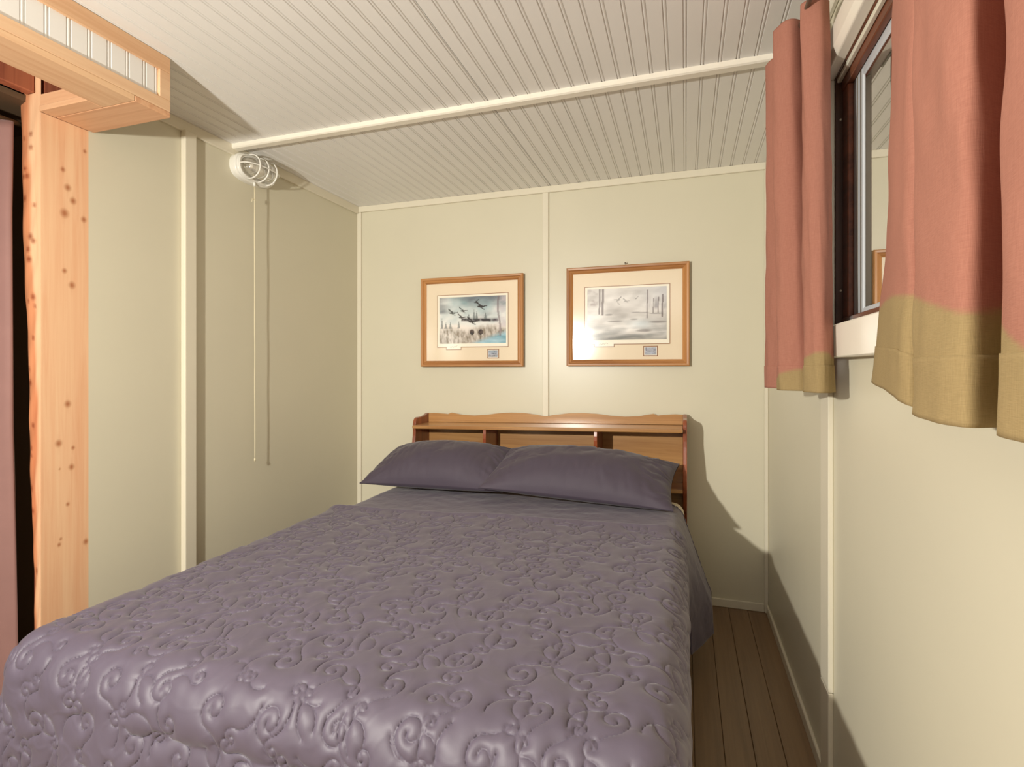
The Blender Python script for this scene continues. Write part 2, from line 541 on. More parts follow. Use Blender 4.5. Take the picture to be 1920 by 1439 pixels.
for zz in (1.40, 1.86):
    v, f = tube_geo([(XR + 0.012, WY1 - 0.016, zz), (XR + 0.012, WY1 - 0.0125, zz)], 0.0028, 8)
    obj('screw_head', v, f, M_track, win, smooth=True)

# ================================================================== CLOSET VALANCE AND POST
XH, YH, ZV = -1.592, 1.296, 2.006
VY0 = -0.40
val = thing('closet_valance', (-1.77, 0.45, ZV), 'pine valance box with white beadboard front over the closet opening', 'valance')
box('top_rail', (XH - 0.018, XH, VY0, YH, 2.148, H - 0.001), M_pineYk, val, 0.0015)
box('bottom_rail', (XH - 0.018, XH, VY0, YH, 2.024, 2.060), M_pineY, val, 0.0015)
box('end_stile', (XH - 0.018, XH, YH - 0.037, YH, 2.060, 2.148), M_pineY, val, 0.0015)
box('front_plank', (-1.727, XH, VY0, 1.178, ZV, 2.0235), M_pineYk, val, 0.0015)
box('end_plank', (XL + 0.001, XH, 1.1795, YH, ZV, 2.0235), M_pineX, val, 0.002)
box('end_plank', (XL + 0.001, -1.728, 1.13, 1.1785, ZV, 2.0235), M_pineX, val, 0.002)
box('cleat', (XL + 0.001, -1.73, 1.135, 1.155, 2.0235, 2.062), M_pineX, val, 0.002)
box('end_board', (XL + 0.015, XH - 0.018, YH - 0.02, YH, 2.0235, H - 0.046), M_wall, val, 0.001)
def bead_upright(w, length):
    pr = bead_profile(w)
    vs, n = [], len(pr)
    for zz in (0, length):
        vs += [(pz, px, zz) for px, pz in pr]
    fs = [(i, i + 1, n + i + 1, n + i) for i in range(n - 1)]
    vs += [(-0.008, 0, 0), (-0.008, w, 0), (-0.008, 0, length), (-0.008, w, length)]
    a, b, c, d = 2 * n, 2 * n + 1, 2 * n + 2, 2 * n + 3
    fs += [(a, c, d, b), tuple(range(n - 1, -1, -1)) + (a, b), tuple(range(n, 2 * n)) + (d, c), (0, n, c, a), (n - 1, b, d, 2 * n - 1)]
    return mesh('bead_board', vs, fs, M_ceil)
BW = 0.0533
me_v = bead_upright(BW, 0.09)
y = 1.2205
link('bead_board', bead_upright(YH - 0.037 - y - 0.0, 0.09), val, loc=(XH - 0.0085, y, 2.059))
while y - BW > VY0:
    y -= BW
    link('bead_board', me_v, val, loc=(XH - 0.0085, y, 2.059))

# the post at the end of the wall: straight pine face, waney inner edge
def post():
    t = thing('closet_post', (XL - 0.05, (YP0 + YP1) / 2, 0), 'knotty pine post with a waney edge beside the closet opening', 'post')
    # broad face towards the room
    knots = [(118, 318, 5), (127, 352, 7), (137, 377, 7), (121, 400, 9), (157, 412, 6), (121, 508, 5), (135, 535, 7), (127, 758, 7), (110, 832, 7),
             (137, 840, 4), (134, 876, 6), (114, 1011, 3), (127, 946, 4), (161, 1016, 6), (111, 1022, 4), (159, 284, 4), (112, 880, 2)]
    ny, nz = 46, 560
    ys = np.linspace(YP0, YP1, ny)
    zs = np.linspace(0, ZV, nz)
    Y, Z = np.meshgrid(ys, zs, indexing='ij')
    C = np.ones((ny, nz, 3))
    yaw = R(18.09)
    c_, s_ = math.cos(yaw), math.sin(yaw)
    def topost(px, py):
        a = (px - 960) / 995
        d = (-s_ + a * c_, c_ + a * s_, (692 - py) / 995)
        tt = XL / d[0]
        return d[1] * tt, CAMZ + d[2] * tt
    for (px, py, r) in knots:
        ky, kz = topost(px, py)
        rr = r * 0.00085
        dd = np.sqrt(((Y - ky) / rr) ** 2 + ((Z - kz) / (rr * 1.15)) ** 2)
        m = np.clip(1.25 - dd * 0.55, 0, 1)[..., None]
        C = C * (1 - m) + C * m * np.array([0.55, 0.36, 0.26])
        m2 = np.clip(1 - np.abs(Y - ky) / (rr * 1.1), 0, 1) * np.clip(1 - np.abs(Z - kz) / (rr * 7), 0, 1)
        C *= (1 - 0.14 * m2[..., None] * np.array([0.6, 1.0, 1.2]))
    P = np.stack([np.full_like(Y, XL), Y, Z], -1)
    grid_obj('broad_face', P, M_pineZ, t, cols=C, smooth=False)
    # narrow face towards the photographer, deeper at the top than at the bottom, with bark-edge unevenness
    rng = random.Random(3)
    nx, nz2 = 14, 300
    zs = np.linspace(0, ZV + 0.19, nz2)
    U = np.linspace(0, 1, nx)
    P = np.zeros((nx, nz2, 3))
    C = np.ones((nx, nz2, 3))
    for j, z in enumerate(zs):
        dep = 0.046 + 0.072 * np.clip((z - 0.45) / 1.5, 0, 1) + 0.004 * math.sin(z * 9) + 0.002 * math.sin(z * 31 + 1)
        for i, u in enumerate(U):
            wane = np.clip((u - 0.62) / 0.38, 0, 1)
            P[i, j] = (XL - u * dep, YP0 + 0.012 * wane ** 1.6 + (0.0012 * math.sin(z * 40 + u * 9) if 0.2 < u < 0.9 else 0), z)
            if u < 0.10:
                P[i, j, 1] = YP0 + (0.10 - u) * 0.03
            red = np.clip((u - 0.30 - 0.12 * math.sin(z * 4.3) - 0.05 * math.sin(z * 17)) / 0.14, 0, 1)
            C[i, j] = (1 - red) * np.array([1, 1, 1]) + red * np.array([0.78, 0.52, 0.42])
    for _ in range(26):
        ku, kz, rr = rng.uniform(0.3, 0.85), rng.uniform(0.5, 1.95), rng.uniform(0.004, 0.008)
        for i, u in enumerate(U):
            dd = np.sqrt(((u - ku) * 0.09 / rr) ** 2 + ((zs - kz) / rr) ** 2)
            m = np.clip(1.2 - dd * 0.6, 0, 1)[:, None]
            C[i] = C[i] * (1 - m) + C[i] * m * np.array([0.42, 0.22, 0.16])
    P[0, :, 1] = YP0
    grid_obj('narrow_face', P, M_pineZ, t, cols=C, flip=False)
    box('core', (XL - 0.042, XL - 0.0005, YP0 + 0.006, YP1, 0, ZV - 0.0005), M_redwood, t)
    box('top_block', (XL - 0.07, XL - 0.002, YP0 + 0.012, YP1, 2.008, H - 0.01), M_redwood, t)
    return t
post()
# rough lintel over the closet opening
lint = box('closet_lintel', (XL - 0.06, XL - 0.022, -0.45, YP0 - 0.004, 2.068, 2.18), M_redwood, None, 0.003)
tag(lint, 'dark reddish rough-sawn lintel above the closet opening', 'beam')

# cloth hanging in the closet
def closet_cloth():
    ny, nz = 130, 70
    s = np.linspace(0, 1, ny)
    z = np.linspace(0.03, 1.985, nz)
    S, Z = np.meshgrid(s, z, indexing='ij')
    f = np.clip((1.985 - Z) / 0.3, 0, 1)
    Y = 0.30 + 0.815 * S + 0.02 * (1 - f) * np.sin(S * 40) + 0.018 * np.clip((1.0 - Z), 0, 1) * S
    amp = 0.018 + 0.026 * f
    X = -2.075 + amp*0.8 * np.sin(S * 52 + 0.5 * np.sin(Z * 1.3)) + 0.010 * np.sin(S * 113 + 2 * Z)
    P = np.stack([X, Y, Z], -1)
    t = thing('closet_curtain', (-2.075, 0.69, 0.03), 'mauve curtain hanging in folds inside the closet opening', 'curtain')
    o = grid_obj('curtain_cloth', P, M_closet_cloth, t)
    m = o.modifiers.new('thick', 'SOLIDIFY'); m.thickness = 0.003; m.offset = 0
    tube('curtain_rod', [(-2.075, -0.44, 1.992), (-2.075, YP1 + 0.018, 1.992)], 0.008, M_metal, t, 10)
closet_cloth()

# ================================================================== BED
BX, BW2 = -0.733, 0.742      # bed centre and half width
def tilt(xv):
    return 0.020 * (xv - BX)

# frame and mattress under the quilt
bf = thing('bed_frame', (BX, 1.7, 0), 'dark bed frame and box base mostly hidden under the quilt', 'bed')
for sx in (-0.66, 0.66):
    for yy in (0.95, 2.5):
        v, f = tube_geo([(BX + sx, yy, 0.0), (BX + sx, yy, 0.14)], 0.022, 10)
        obj('leg', v, f, M_frame_metal, bf, smooth=True)
box('box_base', (BX - 0.69, BX + 0.69, 0.90, 2.60, 0.14, 0.34), M_frame_metal, bf, 0.01)
mt = from_bm('mattress', box_bm(BX - 0.705, BX + 0.728, 0.885, 2.612, 0.342, 0.572, 0.05, 4), M_sheet, None, (BX, 1.75, 0.342), True)
tag(mt, 'white mattress corner showing below the pillows by the headboard', 'mattress')

# ---- quilting pattern: stitched curls as grooves in a puffed surface
def quilt_height(nu, nv, cell, seed):
    rng = np.random.default_rng(seed)
    D = np.full((nu, nv), 0.03, dtype=np.float32)
    rad = int(0.016 / cell) + 1
    ii, jj = np.meshgrid(np.arange(-rad, rad + 1), np.arange(-rad, rad + 1), indexing='ij')
    def stamp(x, y):
        ci, cj = int(round(x / cell)), int(round(y / cell))
        i0, i1, j0, j1 = ci - rad, ci + rad + 1, cj - rad, cj + rad + 1
        if i0 < 0 or j0 < 0 or i1 > nu or j1 > nv:
            return
        d = np.hypot((ii + ci) * cell - x, (jj + cj) * cell - y)
        np.minimum(D[i0:i1, j0:j1], d, out=D[i0:i1, j0:j1])
    def curve(pts):
        for a, b in zip(pts[:-1], pts[1:]):
            L = math.hypot(b[0] - a[0], b[1] - a[1])
            n = max(1, int(L / (cell * 0.9)))
            for q in range(n):
                stamp(a[0] + (b[0] - a[0]) * q / n, a[1] + (b[1] - a[1]) * q / n)
    LU, LV = nu * cell, nv * cell
    pts = []
    def curl(cx, cy, r, ang, sgn, turns=1.15, tail=0.07):
        p = []
        n = 26
        for q in range(n + 1):
            w = q / n
            a = ang + sgn * w * turns * 2 * math.pi
            rr = r * (0.22 + 0.78 * w)
            p.append((cx + rr * math.cos(a), cy + rr * math.sin(a)))
        # tail bends back the other way
        ax = ang + sgn * turns * 2 * math.pi
        x0, y0 = p[-1]
        h = ax + sgn * math.pi / 2
        for q in range(1, 13):
            h -= sgn * 0.16
            x0 += tail / 12 * math.cos(h)
            y0 += tail / 12 * math.sin(h)
            p.append((x0, y0))
        curve(p)
    step = 0.135
    row = 0
    v = 0.02
    while v < LV:
        u = 0.02 + (0.5 * step if row % 2 else 0)
        while u < LU:
            a = rng.uniform(-0.5, 0.5) + (0 if row % 2 else math.pi)
            sg = 1 if rng.random() > 0.35 else -1
            ju, jv = rng.uniform(-0.014, 0.014, 2)
            curl(u + ju, v + jv, 0.031, a, sg, 1.2, 0.115)
            curl(u + ju + 0.06 * math.cos(a + 1.9), v + jv + 0.06 * math.sin(a + 1.9), 0.017, a + 2.2, -sg, 1.1, 0.06)
            curl(u + ju + 0.066 * math.cos(a + 4.0), v + jv + 0.066 * math.sin(a + 4.0), 0.019, a + 4.4, sg, 1.05, 0.075)
            u += step
        v += step * 0.72
        row += 1
    h = 0.62 * (1 - np.exp(-D / 0.0026)) + 0.38 * (1 - np.exp(-(D / 0.010) ** 1.5))
    return h.astype(np.float64)

def smooth_noise(U, V, seed, scale):
    rng = np.random.default_rng(seed)
    out = np.zeros_like(U)
    for _ in range(14):
        a = rng.uniform(0, 2 * math.pi)
        k = scale * rng.uniform(0.5, 1.6)
        out += np.sin(k * (U * math.cos(a) + V * math.sin(a)) + rng.uniform(0, 6.28))
    return out / 14 ** 0.5

def profile(s, Rr, flare):
    """arc length past the flat part -> outward offset, drop"""
    q = Rr * math.pi / 2 - Rr * flare
    e = np.maximum(s - q, 0)
    sc = np.clip(s, 0, q)
    a = sc / Rr
    out = Rr * np.sin(a) + e * math.sin(flare)
    drop = Rr * (1 - np.cos(a)) + e * math.cos(flare)
    return out, drop

def displace(P, hgt):
    du = np.gradient(P, axis=0)
    dv = np.gradient(P, axis=1)
    N = np.cross(du, dv)
    N /= np.linalg.norm(N, axis=2, keepdims=True) + 1e-9
    sgn = np.sign(N[..., 2].sum())
    return P + N * (hgt * sgn)[..., None], N * sgn

def make_quilt():
    cell = 0.0030
    ztop = 0.590
    yhead, yfoot = 2.62, 0.775
    Rs, Rf = 0.075, 0.085
    half = 0.742 - Rs
    QX = -0.744
    lowL, lowR, lowF = 0.40, 0.47, 0.50
    nu = int((2 * half + lowL + lowR) / cell)
    vmax = (yhead - yfoot - Rf) + lowF
    v0 = 0.655
    nv = int((vmax - v0) / cell)
    u = np.arange(nu) * cell - half - lowL
    v = v0 + np.arange(nv) * cell
    U, V = np.meshgrid(u, v, indexing='ij')
    start = v0 - 0.055 * np.clip(U, -0.75, 0.75) / 1.4 - 0.006 * np.sin(U * 7) - 0.004 * np.sin(U * 17 + 1)
    V = start + (V - v0) * (vmax - start) / (vmax - v0)
    su = np.maximum(np.abs(U) - half, 0)
    sv = np.maximum(V - (yhead - yfoot - Rf), 0)
    s = np.hypot(su, sv)
    ang = np.arctan2(sv, su + 1e-9)
    wf = np.sin(ang) ** 2
    o1, d1 = profile(s, Rs, 0.0)
    o2, d2 = profile(s, Rf, 0.10)
    out = o1 * (1 - wf) + o2 * wf
    drop = d1 * (1 - wf) + d2 * wf
    hang = np.clip((drop - 0.07) / 0.3, 0, 1)
    ripple = hang * (np.where(U > 0, 0.004, 0.012) * np.sin(V * 17 + 0.6) * (1 - wf) + 0.016 * np.sin(U * 15 + 1.0 + 1.5 * np.sin(V * 3)) * wf)
    corner = np.sin(2 * ang) ** 2 * (s > 0)
    ripple = ripple + corner * hang * 0.022 * np.sin(ang * 9)
    out = out + ripple
    sx = np.sign(U)
    X = QX + np.clip(U, -half, half) + sx * out * np.cos(ang)
    Y = yhead - np.minimum(V, yhead - yfoot - Rf) - out * np.sin(ang)
    Z = ztop + tilt(X) - drop
    Z += 0.014 * np.exp(-np.maximum(V - start, 0) / 0.04)
    Z += (1 - hang) * 0.0035 * smooth_noise(U, V, 5, 7)
    # crumples where the quilt breaks over the foot of the mattress
    br = np.exp(-((drop - 0.115) / 0.018) ** 2) * wf
    out2 = -0.007 * br * (0.6 + 0.6 * np.sin(U * 6 + 2) + 0.4 * np.sin(U * 23))
    Y -= out2
    P = np.stack([X, Y, Z], -1)
    h = quilt_height(nu, nv, cell, 11)
    wr = np.abs(smooth_noise(U, V, 21, 75))
    hgt = 0.0074 * h + 0.0012 * smooth_noise(U, V, 31, 45) + 0.0006 * smooth_noise(U, V, 35, 130) + 0.0022 * np.exp(-wr * 7) * (0.35 + wf * hang)
    P, _ = displace(P, hgt)
    P[..., 2] = np.maximum(P[..., 2], 0.008)
    t = thing('quilt', (BX, 1.6, 0.02), 'plum satin quilt with stitched curls spread over the bed', 'quilt')
    q = grid_obj('quilt_cover', P, M_quilt, t)
    m = q.modifiers.new('thick', 'SOLIDIFY'); m.thickness = 0.005; m.offset = -1
    # ---- turned-back band at the pillow end, hanging longer on the open side
    cell = 0.006
    half2 = 0.740 - Rs
    lowL, lowR = 0.36, 0.52
    nu = int((2 * half2 + lowL + lowR) / cell)
    u = np.arange(nu) * cell - half2 - lowL
    nv = int(0.66 / cell)
    w = np.arange(nv) * cell
    U, W = np.meshgrid(u, w, indexing='ij')
    yedge = 1.965 + 0.055 * np.clip(U, -0.75, 0.75) / 1.4 - 0.035
    wob = 0.006 * np.sin(U * 7) + 0.004 * np.sin(U * 17 + 1)
    su = np.maximum(np.abs(U) - half2, 0)
    right = U > 0
    o, d = profile(su, Rs, 0.03)
    oR, dR = profile(su, Rs, 0.05)
    o = np.where(right, oR, o)
    d = np.where(right, dR, d)
    hang = np.clip((d - 0.06) / 0.3, 0, 1)
    # hanging end swings towards the far wall
    swing = np.where(right, 1, 0.3) * hang * 0.10
    o = o + np.where(right, hang * (0.006 + 0.085 * np.clip(W / 0.2, 0, 1)), hang * 0.010 * np.sin(W * 16))
    X = QX + np.clip(U, -half2, half2) + np.sign(U) * o
    Y = yedge + wob + W * 0.98 + swing
    lift = -0.002
    Z = 0.590 + tilt(X) - d + lift + 0.002 * smooth_noise(U, W, 8, 11)
    P = np.stack([X, Y, Z], -1)
    hgt = 0.0022 * quilt_height(nu, nv, cell, 4) + 0.0010 * smooth_noise(U, W, 77, 60)
    P, _ = displace(P, hgt)
    P[..., 1] = np.minimum(P[..., 1], 2.50 - 0.10 * np.clip((U - 0.5) / 0.15, 0, 1))
    P[..., 2] = np.maximum(P[..., 2], 0.008)
    b = grid_obj('turned_back_band', P, M_quilt, t)
    m = b.modifiers.new('thick', 'SOLIDIFY'); m.thickness = 0.006; m.offset = -1
make_quilt()

# ---- headboard with open compartments
def zt(x, z):
    return z + tilt(x)
HX0, HX1 = -1.458, 0.008
HYF, HYB = 2.625, 2.838
hb = thing('headboard', ((HX0 + HX1) / 2, HYB, 0), 'varnished maple bookcase headboard with scalloped back rail', 'headboard')
def side_outline(x):
    pts = [(HYB, zt(x, 0.10)), (HYB - 0.055, zt(x, 0.10)), (HYB - 0.06, zt(x, 0.42))]
    # sweeping front edge
    for i in range(17):
        w = i / 16
        z = 0.46 + w * 0.42
        y = HYF + 0.018 + 0.020 * math.sin(w * 2 * math.pi * 0.95 + 2.2) + (0.10 * (1 - w) ** 4)
        pts.append((y, zt(x, z)))
    yl = pts[-1][0]
    for i in range(1, 8):
        a = i / 7 * math.pi / 2
        pts.append((yl + 0.035 * (1 - math.cos(a)), zt(x, 0.885 + 0.045 * math.sin(a))))
    pts += [(HYB - 0.07, zt(x, 0.932)), (HYB - 0.02, zt(x, 0.945)), (HYB, zt(x, 0.945))]
    return pts
for x0, x1 in ((HX0, HX0 + 0.019), (HX1 - 0.019, HX1)):
    prism('side_panel', side_outline((x0 + x1) / 2), 'X', x0, x1, M_maple_shade, hb, 0.003)
def slab(name, x0, x1, y0, y1, z0, z1, mat, bev=0.002):
    bm = box_bm(x0, x1, y0, y1, z0, z1, bev, 2)
    for v in bm.verts:
        v.co.z += tilt(v.co.x)
    return from_bm(name, bm, mat, hb)
slab('shelf', HX0 + 0.019, HX1 - 0.019, HYF - 0.004, HYB - 0.018, 0.872, 0.891, M_maple, 0.005)
# back rail, scalloped along the top
zs_ = [(-1.439, 0.943), (-1.40, 0.945), (-1.34, 0.941), (-1.315, 0.938), (-1.294, 0.947), (-1.27, 0.943), (-1.22, 0.934), (-1.15, 0.931), (-1.08, 0.935), (-1.0, 0.945), (-0.93, 0.949), (-0.85, 0.947), (-0.78, 0.938), (-0.733, 0.929)]
top = zs_ + [(2 * -0.725 - x, z) for x, z in reversed(zs_[:-1])]
def dense(pts):
    out = []
    for (xa, za), (xb, zb) in zip(pts[:-1], pts[1:]):
        for q in range(3):
            w = q / 3
            w2 = w * w * (3 - 2 * w)
            out.append((xa + (xb - xa) * w, za + (zb - za) * (w * 0.6 + w2 * 0.4)))
    return out + [pts[-1]]
outl = [(x, zt(x, z)) for x, z in dense(top)]
outl += [(HX1 - 0.0195, zt(0, 0.8915)), (HX0 + 0.0195, zt(HX0, 0.8915))]
prism('back_rail', outl, 'Y', HYB - 0.018, HYB, M_maple, hb, 0.002)
divs = (-1.015, -0.425)
edges = [HX0 + 0.019] + [d for d in divs] + [HX1 - 0.019]
for a, b in zip(edges[:-1], edges[1:]):
    slab('back_panel', a + 0.001, b - 0.001, HYB - 0.012, HYB - 0.002, 0.50, 0.871, M_maple, 0.001)
for dx in divs:
    ol = []
    for i in range(13):
        w = i / 12
        ol.append((HYF + 0.022 + 0.016 * math.sin(w * 5.0 + 0.4), zt(dx, 0.60 + w * 0.271)))
    ol = [(HYB - 0.014, zt(dx, 0.60))] + ol + [(HYB - 0.014, zt(dx, 0.871))]
    prism('divider', ol, 'X', dx - 0.009, dx + 0.009, M_maple_shade, hb, 0.002)
slab('bottom_shelf', HX0 + 0.019, HX1 - 0.019, HYF + 0.03, HYB - 0.014, 0.580, 0.599, M_maple)
slab('lower_panel', HX0 + 0.019, HX1 - 0.019, HYB - 0.03, HYB - 0.013, 0.20, 0.579, M_maple)
# ---- pillows
def pillow(name, label, cx, cy, cz, hl, hd, th, rx, rz, seed, ry=0.0):
    n, m = 90, 60
    a = np.linspace(-1, 1, n)
    b = np.linspace(-1, 1, m)
    A, B = np.meshgrid(a, b, indexing='ij')
    # pinched corners, bowed-in edges
    X = A * hl * (1 - 0.05 * (1 - B ** 2)) 
    Y = B * hd * (1 - 0.09 * (1 - A ** 2))
    e = np.clip(1 - np.abs(A) ** 2.4, 0, 1) ** 0.62 * np.clip(1 - np.abs(B) ** 2.2, 0, 1) ** 0.60
    nz1 = smooth_noise(A * hl, B * hd, seed, 40)
    nz2 = np.abs(smooth_noise(A * hl * 1.0, B * hd * 0.35, seed + 1, 70))
    rim = np.clip(1 - e, 0, 1)
    top_ = th * e + 0.003 * nz1 * e - 0.010 * np.exp(-nz2 * 5) * e * (0.4 + rim) + 0.003
    bot = -0.55 * th * e - 0.003
    # soft gathers along the ends
    top_ += 0.006 * np.sin(B * 26 + 3 * nz1) * np.clip((np.abs(A) - 0.62) / 0.3, 0, 1) * e ** 0.5
    Ptop = np.stack([X, Y, top_], -1)
    Pbot = np.stack([X, Y, bot], -1)
    P = np.concatenate([Ptop, Pbot[:, ::-1]], axis=1)
    P = np.concatenate([P, P[:, :1]], axis=1)
    c, s = math.cos(rx), math.sin(rx)
    Q = P.copy()
    Q[..., 1] = P[..., 1] * c - P[..., 2] * s
    Q[..., 2] = P[..., 1] * s + P[..., 2] * c
    c, s = math.cos(ry), math.sin(ry)
    Q2 = Q.copy()
    Q2[..., 0] = Q[..., 0] * c + Q[..., 2] * s
    Q2[..., 2] = -Q[..., 0] * s + Q[..., 2] * c
    c, s = math.cos(rz), math.sin(rz)
    W = Q2.copy()
    W[..., 0] = Q2[..., 0] * c - Q2[..., 1] * s + cx
    W[..., 1] = Q2[..., 0] * s + Q2[..., 1] * c + cy
    W[..., 2] = Q2[..., 2] + cz + tilt(W[..., 0])
    o = grid_obj(name, W, M_pillow, None, (cx, cy, cz - 0.06))
    tag(o, label, 'pillow', 'pillows at the head of the bed')
pillow('pillow', 'plum pillow on the left, partly tucked behind the other pillow', -1.175, 2.485, 0.692, 0.385, 0.195, 0.125, R(19), R(-1.0), 3)
pillow('pillow', 'plum pillow on the right, overlapping its neighbour by the bed edge', -0.460, 2.415, 0.692, 0.425, 0.200, 0.12, R(18), R(-2.0), 9, R(3.0))

# ================================================================== PICTURES
def fract(Xn, Yn, seed, scale, octs=4):
    out = np.zeros_like(Xn)
    amp, tot = 1.0, 0.0
    for o in range(octs):
        out += amp * smooth_noise(Xn, Yn, seed + o * 7, scale * 2 ** o)
        tot += amp
        amp *= 0.55
    return out / tot

def paint_birds(C, U, V, birds, col):
    for (bx, by, s, flip, k) in birds:
        x = (U - bx) / s * (1 if flip else -1)
        y = (V - by) / s * 0.70
        body = (x / 0.55) ** 2 + ((y + 0.06 * x) / 0.15) ** 2 < 1
        neck = (np.abs(y - 0.05 - 0.12 * (x - 0.45)) < 0.06) & (x > 0.4) & (x < 1.0)
        wing = (np.abs(y - (0.95 * np.clip(0.1 - x, 0, 1) + 0.05) * 0.9) < 0.14) & (x < 0.15) & (x > -0.75)
        wing2 = (np.abs(y + 0.55 * np.clip(x + 0.35, 0, 1) - 0.05) < 0.07) & (x < 0.55) & (x > -0.3)
        m = body | neck | wing | wing2
        C[m] = C[m] * (1 - k) + np.array(col) * k

def scene_one(U, V):
    """geese over a snowy marsh with dark reeds and blue water"""
    sky = np.array([0.42, 0.52, 0.54]); cloud = np.array([0.78, 0.78, 0.76]); grey = np.array([0.30, 0.31, 0.33])
    n = fract(U * 1.5, V * 1.5, 3, 5)
    C = sky + (cloud - sky) * np.clip(0.5 + 0.55 * n + (0.72 - V) * 1.2, 0, 1)[..., None]
    dk = np.clip(fract(U * 1.2, V * 2, 15, 4) * 0.8 + (V - 0.66) * 2.2, 0, 0.85)[..., None]
    C = C * (1 - dk) + grey * dk
    snow = np.clip((0.42 - V + 0.03 * np.sin(U * 8)) * 14, 0, 1)[..., None]
    C = C * (1 - snow) + np.array([0.80, 0.76, 0.72]) * snow
    # bank with reeds
    top = 0.34 + 0.07 * U + 0.04 * np.sin(U * 11)
    reed = np.clip((top - V) * 9, 0, 1) * np.clip(0.62 + 0.5 * fract(U * 5, V * 1.2, 31, 16), 0, 1)
    C = C * (1 - reed[..., None]) + np.array([0.36, 0.33, 0.29]) * reed[..., None]
    # blue stream at the lower right
    wl = (U - 0.45) * 0.5 + 0.02
    wat = np.clip((wl - V) * 10, 0, 1) * np.clip((U - 0.40) * 6, 0, 1)
    C = C * (1 - wat[..., None]) + (np.array([0.42, 0.56, 0.62]) + 0.10 * fract(U * 2, V * 6, 51, 6)[..., None]) * wat[..., None]
    # wooded island
    isl = np.clip(1 - np.abs((V - 0.50 + 0.05 * (U - 0.6)) / 0.055), 0, 1) * ((U > 0.34) & (U < 0.88))
    isl = np.clip(isl * 1.6 * (0.7 + 0.3 * fract(U * 6, V * 2, 61, 9)), 0, 1)[..., None]
    C = C * (1 - isl) + np.array([0.20, 0.19, 0.20]) * isl
    fir = np.zeros_like(U)
    for fx, fh in ((0.04, 0.2), (0.10, 0.10), (0.17, 0.11), (0.30, 0.12), (0.53, 0.18), (0.57, 0.14), (0.70, 0.12), (0.45, 0.10)):
        base = 0.36 if fx < 0.33 else 0.54
        f = (V > base - 0.03) & (V < base + fh) & (np.abs(U - fx) < 0.016 * (1 - (V - base) / fh) + 0.002)
        fir[f] = 0.7
    # frosted tree on the right
    tr = np.clip(0.55 + 0.7 * fract(U * 3, V * 3, 91, 8), 0, 1) * np.clip((U - 0.80) * 7, 0, 1) * np.clip((V - 0.2) * 6, 0, 1) * 0.7
    C = C * (1 - tr[..., None]) + np.array([0.62, 0.58, 0.60]) * tr[..., None]
    tk = ((np.abs(U - 0.90 - 0.02 * np.sin(V * 6)) < 0.014) & (V > 0.15)) * 0.6
    C = C * (1 - tk[..., None]) + np.array([0.33, 0.29, 0.30]) * tk[..., None]
    C = C * (1 - fir[..., None]) + np.array([0.26, 0.28, 0.28]) * fir[..., None]
    for bx in (0.50, 0.63):
        k = (((U - bx) / 0.035) ** 2 + ((V - 0.24) / 0.06) ** 2 < 1) * 0.75
        C = C * (1 - k[..., None]) + np.array([0.15, 0.14, 0.14]) * k[..., None]
    paint_birds(C, U, V, [(0.63, 0.78, 0.10, True, 0.8), (0.20, 0.66, 0.085, True, 0.75), (0.36, 0.70, 0.07, True, 0.75), (0.34, 0.56, 0.075, True, 0.8),
                          (0.50, 0.46, 0.10, True, 0.85), (0.56, 0.88, 0.05, False, 0.6)], (0.12, 0.115, 0.115))
    return np.clip(C, 0.02, 1)

